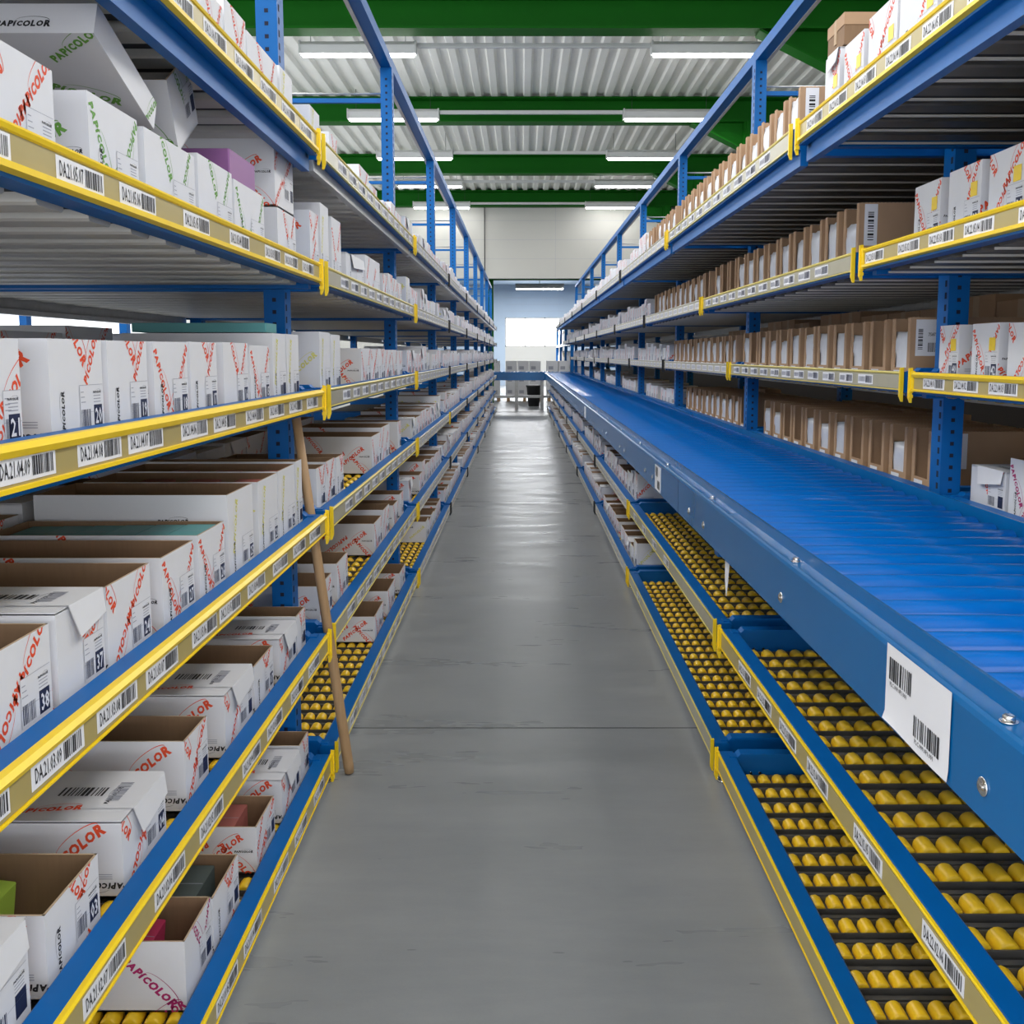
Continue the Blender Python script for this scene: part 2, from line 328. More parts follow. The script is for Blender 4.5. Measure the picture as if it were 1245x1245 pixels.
# ------------------------------------------------------------------ racks
def rack_meshes(side):
    """meshes for one bay, local origin at the bay's near joint on the floor; u = distance from the aisle centre"""
    S = side; R = {}
    X = lambda u: S*u
    y0, y1 = .034, B-.034
    for lv, (xf, z) in LEV[S].items():
        m = MB(); D = DEPTH[S]
        m.ext([(X(xf+.006), z-.036), (X(xf+.05), z-.036), (X(xf+.055), z-.031), (X(xf+.055), z+.026), (X(xf+.05), z+.031), (X(xf+.009), z+.031), (X(xf+.006), z+.028)], y0, y1, 'blue')
        n0 = (len(m.v), len(m.f))
        if lv == 6: m.box(X(xf+.03), X(xf+.055), y0, y1, z-.085, z-.036, 'blue')   # deeper edge beam, seen from below
        R['beam', lv] = R['beam_far', lv] = m.mesh('front_beam')
        if lv == 6 and S < 0:
            m.v = m.v[:n0[0]]; m.f = m.f[:n0[1]]; m.m = m.m[:n0[1]]; m.sm = m.sm[:n0[1]]
            m.box(X(xf+.03), X(xf+.055), y0, y1, z-.07, z-.036, 'galv'); R['beam_far', lv] = m.mesh('front_beam')
        def strip(lip, lip2, tan, yel):
            s = MB()
            s.box(X(xf+.001), X(xf+.006), y0+.018, y1-.018, z-.024, z+.022, tan)
            s.ext([(X(xf-.3*lip), z+.029-lip), (X(xf-.6*lip), z+.031-.5*lip), (X(xf), z+.032), (X(xf+.002+lip), z+.032), (X(xf+.002+lip), z+.030), (X(xf+.003), z+.026-lip)], y0+.018, y1-.018, yel)
            s.ext([(X(xf-.6*lip2), z-.029+lip2), (X(xf-.6*lip2), z-.030+.3*lip2), (X(xf+.006), z-.030), (X(xf+.006), z-.028+lip2)], y0+.018, y1-.018, yel)
            return s
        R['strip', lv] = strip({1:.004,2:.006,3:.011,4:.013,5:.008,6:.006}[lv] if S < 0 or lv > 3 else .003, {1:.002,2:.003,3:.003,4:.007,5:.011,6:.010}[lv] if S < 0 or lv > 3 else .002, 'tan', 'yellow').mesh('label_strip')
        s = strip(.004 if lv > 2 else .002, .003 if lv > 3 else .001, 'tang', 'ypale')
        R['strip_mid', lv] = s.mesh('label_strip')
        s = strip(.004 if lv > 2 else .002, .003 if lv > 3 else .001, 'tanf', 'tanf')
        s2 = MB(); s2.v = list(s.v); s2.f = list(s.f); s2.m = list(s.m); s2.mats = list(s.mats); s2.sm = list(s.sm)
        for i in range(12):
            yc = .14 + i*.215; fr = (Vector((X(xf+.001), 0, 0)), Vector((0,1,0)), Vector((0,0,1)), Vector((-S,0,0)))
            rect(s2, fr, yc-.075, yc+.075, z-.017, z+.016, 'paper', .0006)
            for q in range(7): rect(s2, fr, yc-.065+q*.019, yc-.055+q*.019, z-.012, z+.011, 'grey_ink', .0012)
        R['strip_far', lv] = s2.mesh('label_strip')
        for nm, ya, o in (('conn', y0-.002, 1), ('conn2', y1-.006, -1)):    # yellow end plate with teeth
            c = MB(); ye = ya+.008 if o > 0 else ya
            c.ext([(X(xf-.009), z+.044), (X(xf+.003), z+.046), (X(xf+.003), z-.066), (X(xf-.003), z-.066), (X(xf-.009), z-.050)], ya, ya+.008, 'yellow')
            for q in (-.034, -.050): c.box(X(xf-.008), X(xf+.004), min(ye, ye+o*.006), max(ye, ye+o*.006), z+q, z+q+.010, 'yellow')
            c.ext([(X(xf-.004), z+.034), (X(xf+.004), z+.036), (X(xf+.004), z-.03), (X(xf-.004), z-.03)], min(ye, ye+o*.016), max(ye, ye+o*.016), 'yellow')
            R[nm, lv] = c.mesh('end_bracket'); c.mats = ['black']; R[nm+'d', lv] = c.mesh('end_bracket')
        for nm, ya in (('arm', y0+.018), ('arm2', y1-.052)):
            a = MB()
            a.box(X(xf+.03), X(D), ya, ya+.034, z-.05, z+.034, 'blue')
            a.ext([(X(xf+.056), z+.034), (X(D), z+.034), (X(D), z+.044), (X(xf+.066), z+.044)], ya-.004, ya+.038, 'blue')
            for bx in (xf+.1, xf+.13, PX[S]+.05): a.cyl((X(bx), ya-.004, z-.02), (X(bx), ya, z-.02), .005, 'chrome', 6)
            R[nm, lv] = a.mesh('cross_arm')
        # roller bed: channels running away from the aisle
        bed = MB(); n = 25 if lv < 5 else 15; x0 = xf+.058; top = z + SURF
        pitch = (B-.17)/n
        cm = 'chan' if lv < 5 or S > 0 else 'slat'
        for i in range(n):
            yc = .085 + (i+.5)*pitch
            if lv < 5:
                bed.ext([(yc-.029, top-.030), (yc+.029, top-.030), (yc+.029, top-.010), (yc+.026, top-.010), (yc+.026, top-.027), (yc-.026, top-.027), (yc-.026, top-.010), (yc-.029, top-.010)], X(x0), X(D-.02), cm, 'x')
                yb = yc + pitch/2
                bed.ext([(yb-.017, top-.032), (yb+.017, top-.032), (yb+.017, top-.022), (yb+.006, top-.022), (yb+.006, top-.016), (yb-.006, top-.016), (yb-.006, top-.022), (yb-.017, top-.022)], X(x0), X(D-.02), cm, 'x')
            else:
                bed.ext([(yc-.042, top-.026), (yc-.036, top-.030), (yc+.036, top-.030), (yc+.042, top-.026), (yc+.042, top-.012), (yc-.042, top-.012)], X(x0), X(D-.02), cm, 'x')
                if S > 0: bed.box(X(x0), X(D-.02), yc+.055, yc+.062, top-.036, top-.030, 'slat')
        if lv >= 5: bed.box(X(x0), X(D-.03), .08, B-.08, top-.011, top-.006, 'dark')  # added dark sheet, its colour gives the gaps between slats their shade
        R['bed', lv] = bed.mesh('roller_bed')
    w = MB(); w.lathe((0,-.024,0), (0,.024,0), [(0,.0115),(.012,.0155),(.045,.0175),(.10,.0185),(.9,.0185),(.955,.0175),(.988,.0155),(1,.0115)], 'wheel', 18)
    w.cyl((0,-.0285,0),(0,.0285,0), .003, 'chrome', 5)
    R['wheel'] = w.mesh('roller_wheel'); R['wheelmb'] = w
    # uprights
    px = PX[S]; p = MB()
    def upright(p, cx, cy, ztop):
        h = .033
        p.ext([(X(cx-h), cy-.04), (X(cx+h), cy-.04), (X(cx+h), cy+.04), (X(cx+h-.012), cy+.04), (X(cx+h-.012), cy-.028), (X(cx-h+.012), cy-.028), (X(cx-h+.012), cy+.04), (X(cx-h), cy+.04)], 0.012, ztop, 'blue', 'z')
        p.box(X(cx-.05), X(cx+.05), cy-.05, cy+.05, 0, .012, 'black')
        z = .10
        while z < ztop-.06:
            p.box(X(cx-.006), X(cx+.006), cy-.0406, cy-.0398, z, z+.012, 'hole')
            p.box(X(cx-h-.0006), X(cx-h+.0002), cy-.026, cy-.012, z+.01, z+.03, 'hole')
            z += .038
    upright(p, px, B, TOPZ[S]); R['post'] = p.mesh('upright')
    p = MB(); upright(p, DEPTH[S]-.04, B, TOPZ[S]); R['backpost'] = p.mesh('upright')
    t = MB(); tz = TOPZ[S]
    t.ext([(X(px-.03), tz), (X(px-.03), tz+.06), (X(px+.03), tz+.06), (X(px+.03), tz)], 0, B, 'blue')
    t.ext([(X(px+.03), tz-.004), (X(px+.05), tz-.004), (X(px+.05), tz+.008), (X(px+.03), tz+.008)], 0, B, 'slat')
    R['toprail'] = t.mesh('top_rail')
    t = MB(); t.box(X(px+.03), X(DEPTH[S]-.04), B-.012, B+.012, tz-.19, tz-.165, 'blue'); t.cyl((X(px+.02), B+.03, tz-.13), (X(DEPTH[S]-.04), B+.03, tz-.13), .006, 'galv', 6)
    R['tie'] = t.mesh('cross_tie')
    g = MB(); gx = DEPTH[S]-.02; 
    for z in (LEV[S][5][1]-.10, LEV[S][4][1]-.12, LEV[S][6][1]-.12): g.ext([(X(gx), z), (X(gx+.04), z), (X(gx+.04), z+.11), (X(gx), z+.11), (X(gx), z+.09), (X(gx+.03), z+.085), (X(gx+.03), z+.025), (X(gx), z+.02)], .05, B-.05, 'galv')
    R['back'] = g.mesh('rear_beam')
    f = MB(); xx = LEV[S][1][0]+.02; f.cyl((X(xx), 0, .0), (X(xx), 0, .008), .018, 'chrome', 12); f.cyl((X(xx), 0, .008), (X(xx), 0, .04), .006, 'chrome', 8)
    R['foot'] = f.mesh('levelling_foot')
    return R
LPOS = {(-1,5,0): [2.92,2.71,2.51,2.22,1.93,1.64,1.43,1.16,.95], (-1,3,0): [2.93,2.72,2.5,2.27,2.06,1.89,1.66,1.47,1.275,1.07],
        (-1,4,0): [2.936,2.72,2.507,2.3,2.066,1.874,1.63,1.451,1.233,1.02], (-1,2,0): [2.87,2.65,2.4,2.185,1.89,1.655,1.38,1.15], (-1,1,0): [2.9,2.65,2.42,2.15,1.95,1.72,1.5,1.3],
        (1,5,0): [2.995,2.735,2.525,2.32,2.06,1.85,1.65], (1,2,0): [2.75,2.52,2.29,2.05,1.737,1.41,1.15], (1,1,0): [], (1,1,1): [2.9+2.4], (1,2,1): [5.5,5.1,4.7,4.3]}
LABNUM = {(-1,0): 'DA.21', (1,0): 'DA.22'}
def shelf_label(S, lv, k, n, parent):
    """paper barcode label; n counts from the far joint towards the camera"""
    xf, z = LEV[S][lv]; m = MB()
    # centre of the label along the bay (local y)
    yc = B - .205 - (n-1)*.2115
    if (S, lv, k) in LPOS:
        if n > len(LPOS[S, lv, k]): return
        yc = LPOS[S, lv, k][n-1] - js(k)
    fr = (Vector((0,0,0)), Vector((0,-S,0)), Vector((0,0,1)), Vector((-S,0,0)))
    m.box(S*.0000, S*.0006, -.0755, .0755, -.0175, .0165, 'paper')
    if (S, k) in LABNUM:
        g, w = glyphs('%s.%02d.%02d' % (LABNUM[S, k], lv, n), 1, .01)
        put(m, fr, 9, 9, g, -.068, -.009, .019, 0, 'ink', sx=.072/(w*.019)*1., lift=.0006) if False else \
        [m.poly([Vector((0,0,0)) + fr[1]*(-.068 + x*.074/w) + fr[2]*(-.010 + y*.0205) + fr[3]*.0006 for x, y in p], 'ink') for p in g]
        bars(m, fr, .012, .070, -.0125, .0125, 'ink', n*7+lv, .0006)
    else:
        bars(m, fr, .005, .070, -.0125, .0125, 'navy', n*7+lv, .0006); bars(m, fr, -.068, -.004, -.009, .009, 'grey_ink', n*3+lv, .0006)
    m.build('barcode_label', parent, (S*(xf+.0), yc, z))
R_ = {S: rack_meshes(S) for S in (-1, 1)}
def build_racks():
    for S in (-1, 1):
        R = R_[S]
        wheel = R['wheel']; wmb = R['wheelmb']
        farw = {}
        def wheels_of(lv):
            xf, z = LEV[S][lv]; n = 25; pitch = (B-.17)/n; out = []
            nx = 18 if lv <= 2 else 16
            for i in range(n):
                for j in range(nx):
                    out.append((S*(xf+.088+j*.0455), .085+(i+.5)*pitch, z+SURF-.0185+.0005))
            return out
        def merged(pts, lo=False):
            q = MB(); q.mi('wheel')
            b = MB(); b.lathe((0,-.024,0), (0,.024,0), [(0,.0135),(.04,.0172),(.12,.0185),(.88,.0185),(.96,.0172),(1,.0135)], 'wheel', 10)
            for (x, y, z) in pts:
                o = len(q.v); q.v += [(x+a[0], y+a[1], z+a[2]) for a in b.v]
                q.f += [tuple(o+i for i in f) for f in b.f]; q.m += b.m; q.sm += b.sm
            return q.mesh('roller_wheel')
        allw = {lv: wheels_of(lv) for lv in (1, 2, 3, 4)}
        farmesh = {lv: merged(allw[lv]) for lv in (1, 2, 3, 4)}
        for k in range(NB):
            lab = 'blue and yellow flow rack bay on the %s of the aisle, %s from the camera' % (SIDEW[S], BAYW[k] if k else 'first')
            t = thing('storage_rack', lab, 'storage rack', (0, js(k), 0), 'flow rack bays along the aisle')
            for lv in range(1, 7):
                b = link('front_beam', R['beam' if k == 0 else 'beam_far', lv], t)
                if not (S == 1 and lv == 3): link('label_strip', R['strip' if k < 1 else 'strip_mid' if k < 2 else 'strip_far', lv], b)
                if k < 2 and not (S == 1 and lv == 3):
                    for n in range(1, 12 if k else 11): shelf_label(S, lv, k, n, b)
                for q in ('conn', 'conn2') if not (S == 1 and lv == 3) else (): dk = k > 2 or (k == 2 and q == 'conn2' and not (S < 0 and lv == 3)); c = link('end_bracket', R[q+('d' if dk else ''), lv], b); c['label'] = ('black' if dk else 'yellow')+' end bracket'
                link('cross_arm', R['arm', lv], t); link('cross_arm', R['arm2', lv], t)
                bed = link('roller_bed', R['bed', lv], t)
                if lv in (1, 2, 3, 4):
                    near = []
                    if k < 2 and lv in (1, 2):
                        near = sorted(allw[lv], key=lambda p: (p[1] + abs(p[0])*1.2))
                        lim = {(1,0):50, (1,1):50, (-1,1):50, (-1,0):50}[(S, k)]
                        ok = [p for p in near if p[1]+js(k) > 1.45]
                        near = ok[:lim]
                    s_ = set(near)
                    for p in near: link('roller_wheel', wheel, bed, p)
                    rest = farmesh[lv] if not near else merged([p for p in allw[lv] if p not in s_])
                    w = link('roller_wheel', rest, bed); w['kind'] = 'stuff'
            link('upright', R['post'], t); link('upright', R['backpost'], t)
            if k == 0:
                link('upright', R['post'], t, (0, -B, 0)); link('upright', R['backpost'], t, (0, -B, 0))
            link('top_rail', R['toprail'], t); link('cross_tie', R['tie'], t); link('rear_beam', R['back'], t)
            for yy in (.034, B-.034): link('levelling_foot', R['foot'], t, (0, yy, 0))
build_racks()

# ------------------------------------------------------------------ cartons
INK = {'orange-lettered': 'red', 'green-lettered': 'green', 'yellow-lettered': 'yink', 'magenta-lettered': 'magenta'}
_cm = {}
def carton_mesh(w, h, d, ink, style, var, num='', tagy=False):
    """front face at x=0 looking along +x; body reaches back to x=-d; w along y"""
    key = (round(w,3), round(h,3), round(d,3), ink, style, var, num, tagy)
    if key in _cm: return _cm[key]
    m = MB(); t = .004; ik = INK[ink]; y0, y1 = -w/2, w/2
    def shell(c):                                     # a wall: white outside, kraft inside
        pass
    m.box(-d, 0, y0, y1, 0, t, 'white')
    zt = h
    closed = style == 'closed'
    # outer skin
    V = Vector
    FR = (V((0,y0,0)), V((0,1,0)), V((0,0,1)), V((1,0,0)))          # front
    NR = (V((-d,y0,0)), V((1,0,0)), V((0,0,1)), V((0,-1,0)))        # -y side
    FA = (V((0,y1,0)), V((-1,0,0)), V((0,0,1)), V((0,1,0)))         # +y side
    lowf = h - (.035 if style == 'cut' else 0)
    def wall(a, b, z, zb=None):
        zb = z if zb is None else zb
        # outer/inner quads of a wall from a to b (xy), height z at a, zb at b
        n = V((b[1]-a[1], -(b[0]-a[0]), 0)).normalized()*t
        m.poly([(a[0],a[1],0),(b[0],b[1],0),(b[0],b[1],zb),(a[0],a[1],z)], 'white')
        ia = (a[0]-n.x, a[1]-n.y); ib = (b[0]-n.x, b[1]-n.y)
        m.poly([(ib[0],ib[1],t),(ia[0],ia[1],t),(ia[0],ia[1],z),(ib[0],ib[1],zb)], 'kraft')
        m.poly([(a[0],a[1],z),(b[0],b[1],zb),(ib[0],ib[1],zb),(ia[0],ia[1],z)], 'cardedge' if not closed else 'white')
    wall((0,y0),(0,y1), lowf, lowf); wall((0,y1),(-d,y1), h if style != 'cut' else lowf, h); wall((-d,y1),(-d,y0), h); wall((-d,y0),(0,y0), h, h if style != 'cut' else lowf)
    m.poly([(-d+t,y0+t,t+.001),(-t,y0+t,t+.001),(-t,y1-t,t+.001),(-d+t,y1-t,t+.001)], 'kraft')
    wm, ww = wordmark(); L = .125; s = L/ww*1.0
    rr = random.Random(hash((var, 3)) % 999)
    if closed:
        m.box(-d, 0, y0, y1, h-.002, h+.002, 'white')
        TP = (V((-d,y0,h+.002)), V((1,0,0)), V((0,1,0)), V((0,0,1)))
        # front flap folded over the edge, one corner turned down
        fy0 = y0 + w*.22; fy1 = y1 - w*.04
        m.poly([(-.10,fy0,h+.0035),(.004,fy0,h+.0035),(.004,fy1,h+.0035),(-.10,fy1,h+.0035)], 'white')
        m.poly([(.004,fy0,h+.0035),(.012,fy0+.02,h-.052),(.010,fy1-.004,h-.036),(.004,fy1,h+.0035)], 'white')
        m.poly([(.0025,fy0,h+.003),(.004,fy1,h+.003),(.009,fy1-.004,h-.036),(.0105,fy0+.02,h-.052)], 'white')
        TP2 = (V((-d,y0,h+.0035)), V((1,0,0)), V((0,1,0)), V((0,0,1)))
        put(m, TP2, d, w, wm, d*.50, w*.12, s, 8, ik)
        put(m, TP2, d, w, wm, d*.12, w*.70, s*.9, 190, ik, cx=ww/2)
        put(m, TP2, d, w, wm, d*.88, w*.30, s*.55, 88, 'ink')
        bars(m, TP2, d-.155, d-.07, w*.45, w*.62, 'ink', var+5, .0008); bars(m, TP2, d-.06, d-.035, w*.36, w*.74, 'grey_ink', var+6, .0008, True)
        FL = (V((.0065,fy0+.01,h-.05)), V((0,1,0)), V((-.13,0,1)).normalized(), V((1,0,.1)).normalized())
        put(m, FL, w*.6, .05, wm, .015, -.01, s*.8, 50, ik, lift=.004)
    # printing on the front
    v = var % 5
    if ink == 'yellow-lettered':
        put(m, FR, w, h, wm, w*.3, h*.62, s*1.1, 75, ik, cx=ww/2); put(m, FR, w, h, wm, w*.75, h*.2, s*.9, -105, ik, cx=ww/2)
    elif v == 0:
        put(m, FR, w, h, wm, w*.76, h*.80, s*1.15, 47, ik, cx=ww*.55); put(m, FR, w, h, wm, w*.30, h*.40, s*1.1, 229, ik, cx=ww*.5)
        put(m, FR, w, h, wm, w*.02, h*.86, s*1.1, -50, ik, cx=ww*.72)
    elif v == 1:
        put(m, FR, w, h, wm, w*.42, h*1.02, s*1.1, -52, ik, cx=ww*.55); put(m, FR, w, h, wm, w*.6, h*.45, s, 60, ik, cx=0)
        put(m, FR, w, h, wm, w*.62, h*.02, s, 232, ik, cx=ww*.3)
    elif v == 2:
        put(m, FR, w, h, wm, w*.55, h*.42, s*1.15, 40, ik, cx=ww*.25); put(m, FR, w, h, wm, w*.22, h*.9, s, -128, ik, cx=ww*.2)
        put(m, FR, w, h, wm, w*.05, h*.12, s, 220, ik, cx=ww*.8)
    elif v == 3:
        put(m, FR, w, h, wm, w*.12, h*.7, s*1.1, -60, ik, cx=ww*.3); put(m, FR, w, h, wm, w*.95, h*.98, s, 238, ik, cx=0)
        put(m, FR, w, h, wm, w*.4, h*.0, s, 58, ik, cx=ww*.3)
    else:
        put(m, FR, w, h, wm, w*.3, h*.97, s*1.1, -58, ik, cx=ww*.35); put(m, FR, w, h, wm, w*.82, h*.85, s*.9, -120, ik, cx=ww*.3)
    if v in (1, 3) or ink == 'yellow-lettered': put(m, FR, w, h, wm, w*.24, h*.12, s*.62, 90, 'ink')
    # printed product label, bottom right
    lx0, lx1, lz0, lz1 = w*.52, w*.97, .034, min(h*.72, .105)
    rect(m, FR, lx0, lx1, lz0, lz1, 'white', .0008)
    rect(m, FR, lx0, lx0+.0007, lz0, lz1, 'grey_ink', .001)
    for q in (0, 1): rect(m, FR, lx0, lx1, (lz1-.0008) if q == 0 else lz1*.58, lz1 if q == 0 else lz1*.58+.0006, 'grey_ink', .001)
    put(m, FR, w, h, wm, lx1-.036, lz1-.014, .030/ww, 0, 'ink', lift=.0012)
    for q in range(3): rect(m, FR, lx1-.034, lx1-.008, lz1-.019-q*.005, lz1-.0175-q*.005, 'grey_ink', .001)
    for q in range(3): rect(m, FR, lx0+.004, lx0+.014+q*.003, lz1-.012-q*.008, lz1-.0105-q*.008, 'grey_ink', .001)
    bars(m, FR, lx0+.004, lx0+(lx1-lx0)*.48, lz0+.004, lz0+.032, 'navy', var, .001)
    rect(m, FR, lx1-.034, lx1-.004, lz0+.003, lz0+.038, 'navy', .001)
    if num:
        g, gw = glyphs(num, 1, .02)
        for p in g: m.poly([FR[0] + FR[1]*(lx1-.031 + x*.024/gw) + FR[2]*(lz0+.008+y*.024) + FR[3]*.0016 for x, y in p], 'paper')
    if tagy:
        rect(m, FR, lx1-.05, lx1-.014, lz1+.004, lz1+.04, 'yellow', .0012)
    # sides
    for F in (NR, FA):
        e = d if F is NR else 0.   # distance coordinate of the front edge
        fx = (lambda a: d-a) if F is NR else (lambda a: a)
        k = 1.0
        if ink == 'yellow-lettered':
            for a in (.06, .2, .34): put(m, F, d, h, wm, fx(a), h*.45, s*1.15, 42, ik, cx=ww/2)
            put(m, F, d, h, wm, fx(.13), h*.7, s*.6, 0, 'ink', cx=ww/2)
        elif v in (0, 1):
            put(m, F, d, h, wm, fx(.075), h*.62, s*1.25, 38, ik, cx=ww*.6)
            put(m, F, d, h, wm, fx(.04), h*.20, s*.75, 180, 'ink', cx=ww/2)
            put(m, F, d, h, wm, fx(.25), h*.45, s*1.15, -40, ik, cx=ww/2)
            for q in range(3): rect(m, F, min(fx(.02), fx(.10)), max(fx(.02), fx(.10)), h*.25+q*.004, h*.25+.0015+q*.004, 'grey_ink', .0005)
        elif v in (2, 3):
            put(m, F, d, h, wm, fx(.09), h*.42, s*1.15, 38, ik, cx=ww/2); put(m, F, d, h, wm, fx(.19), h*.35, s*1.15, -142, ik, cx=ww/2)
            put(m, F, d, h, wm, fx(.04), h*.04, s*1.1, -48, ik, cx=ww*.7); put(m, F, d, h, wm, fx(.28), h*.8, s, -50, ik, cx=ww/2)
            put(m, F, d, h, wm, fx(.035), h*.45, s*.4, 0, 'ink', cx=ww/2)
        else:
            put(m, F, d, h, wm, fx(.08), h*.38, s*1.2, -45, ik, cx=ww/2); put(m, F, d, h, wm, fx(.01), h*.05, s*1.1, 35, ik, cx=ww*.9)
            put(m, F, d, h, wm, fx(.25), h*.5, s*1.1, 40, ik, cx=ww/2)
    me = m.mesh('carton'); _cm[key] = me; return me

CART = []      # every carton: dict(side, lv, k, y0, y1, h, ...) collected, nearest 300 become objects
def place(S, lv, y0, y1, h, ink='orange-lettered', style='open', var=None, num='', d=.42, dx=0., dz=0., label=None, rz=0., tagy=False):
    xf, z = LEV[S][lv]
    CART.append(dict(S=S, lv=lv, y=(y0+y1)/2, w=y1-y0, h=h, ink=ink, style=style, var=var, num=num, d=d, x=S*(xf+.066+dx+(.012 if lv == 3 and S == 1 else 0)), z=z+SURF+.0015+dz, label=label, rz=rz, tagy=tagy))
def row(S, lv, items, **kw):
    """items: (y0, y1, ztop[, ink[, style[, num[, var]]]])"""
    base = LEV[S][lv][1]+SURF+.0015
    for i, it in enumerate(items):
        it = list(it)+[None]*4
        y0, y1, zt, ink, style, num, var = it[:7]
        place(S, lv, y0+.003, y1-.003, zt-base, ink or 'orange-lettered', style or 'open', i+lv*3 if var is None else var, num or '', **kw)
O, G, YL, MG = 'orange-lettered', 'green-lettered', 'yellow-lettered', 'magenta-lettered'
# left rack, nearest bay, measured
row(-1, 6, [(1.72,1.93,2.22,O,'open','12',3),(1.94,2.16,2.22,O,'open','11',1),(2.17,2.37,2.22,O,'open','',4),(2.375,2.56,2.25,O,'open','',4),(2.565,2.88,2.235,O,'open','',4),(2.90,3.06,2.245,YL,'open')])
row(-1, 5, [(1.06,1.30,1.84,O,'open','',2),(1.315,1.50,1.835,O,'open','',0),(1.61,1.82,1.838,G,'open','',3),(1.845,2.13,1.835,G,'open','',4),(2.145,2.40,1.848,G,'open','',4),(2.41,2.69,1.84,G,'open','',3),(2.83,3.06,1.835,O,'open','',4)])
row(-1, 4, [(1.02,1.235,1.438,O,'open','22',2),(1.25,1.358,1.438,O,'open','21',2),(1.435,1.625,1.44,O,'open','20',1),(1.64,1.82,1.44,O,'open','19',1),(1.845,2.04,1.441,O,'open','18',3),(2.05,2.236,1.443,O,'open','17',1),(2.28,2.49,1.445,O,'open','16',4),(2.505,2.70,1.44,O,'open','15',3),(2.735,2.89,1.476,YL,'open'),(2.90,3.055,1.476,YL,'open','','1')][:9])
place(-1, 4, 2.905, 3.055, .214, YL, 'open', 1, '', .47)
row(-1, 3, [(1.0,1.19,1.022,O,'open','39',3),(1.205,1.40,1.022,O,'open','38',0),(1.415,1.585,1.030,O,'closed','37',4),(1.592,1.79,1.028,O,'open','24',0),(1.845,2.034,1.024,O,'open','27',3),(2.06,2.25,1.028,O,'open','26',3),(2.275,2.496,1.085,YL,'open','25',1),(2.54,2.75,1.081,YL,'open','23',1),(2.758,2.962,1.083,YL,'open','29',1),(2.975,3.06,1.087,YL,'open','',1)], d=.46)
row(-1, 2, [(1.06,1.29,.628,O,'closed','',1),(1.335,1.52,.60,O,'open','03',1),(1.61,1.82,.606,O,'closed','04',0),(1.93,2.08,.62,O,'open','',0),(2.20,2.44,.620,O,'closed','',0),(2.455,2.652,.606,O,'open','07',1),(2.72,2.925,.600,O,'closed','',0),(2.935,3.06,.609,O,'open','',4)])
row(-1, 1, [(1.35,1.56,.20,O,'open','',3),(1.885,2.06,.208,MG,'open','',4),(2.066,2.27,.195,O,'open','',1),(2.43,2.62,.18,O,'open','',2),(2.70,2.925,.186,O,'closed','',0),(2.935,3.06,.192,O,'open','',4)])
# left rack, second bay
row(-1, 6, [(3.30,3.46,2.235,YL),(3.62,3.78,2.22,O),(4.28,4.55,2.23,O),(4.57,4.80,2.20,O),(5.0,5.3,2.19,O),(5.31,5.48,2.23,O),(5.50,5.75,2.21,O)])
row(-1, 5, [(3.26,3.40,1.89,O),(3.43,3.58,1.94,YL),(3.63,3.82,1.92,O,'open','',3),(3.92,4.36,1.82,O,'closed','',1),(4.40,4.85,1.86,O,'open','',2),(4.95,5.13,1.82,O),(5.15,5.33,1.84,O),(5.35,5.52,1.83,O),(5.54,5.72,1.82,O)])
row(-1, 4, [(3.37,3.56,1.495,YL),(3.58,3.76,1.49,YL),(4.24,4.50,1.444,O,'open','',3),(4.52,4.75,1.442,O),(4.76,4.98,1.445,O),(5.0,5.22,1.44,O),(5.24,5.46,1.442,O),(5.48,5.72,1.438,O)])
row(-1, 3, [(3.27,3.42,1.03,O),(3.44,3.60,1.035,O),(3.63,3.78,1.03,O),(4.50,4.80,1.036,O,'open','',3),(4.82,5.12,1.055,O,'open','',2),(5.45,5.60,1.04,O)])
row(-1, 2, [(3.28,3.50,.62,O,'open','',2),(3.60,3.83,.63,O,'open','',3),(4.53,4.78,.62,O,'open','',3),(4.85,5.06,.635,O,'open','',2),(5.22,5.42,.60,O,'open','',3),(5.5,5.68,.62,O)])
row(-1, 1, [(4.50,4.80,.178,O,'open','',3),(4.95,5.25,.19,O,'open','',3),(5.45,5.72,.17,O,'open','',1)])
# right rack, nearest bay
row(1, 6, [(1.55,1.75,2.29,O),(1.77,1.99,2.30,O),(2.01,2.23,2.29,O,'open','14'),(2.25,2.475,2.295,O,'open','12'),(2.485,2.69,2.30,O,'open','11',0),(2.72,2.885,2.288,O,'open','15',3),(2.92,3.06,2.30,O,'closed','',4)], tagy=True)
row(1, 5, [(1.57,1.77,1.90,O),(1.79,2.0,1.89,O),(2.02,2.225,1.895,O,'open','36'),(2.24,2.42,1.895,O,'open','31',0),(2.455,2.645,1.895,O,'open','33',1),(2.69,2.87,1.893,O,'open','30',3)], tagy=True)
row(1, 4, [(2.15,2.39,1.51,O,'open','45',1),(2.40,2.63,1.50,O,'open','44',0),(2.675,2.84,1.504,O,'open','42',3),(2.92,3.06,1.505,O,'open','40',0)], tagy=True)
row(1, 3, [(2.38,2.60,1.085,O,'open','',0),(2.60+.02,2.81,1.118,MG,'open','',3),(2.825,3.05,1.07,O,'closed','',4)])
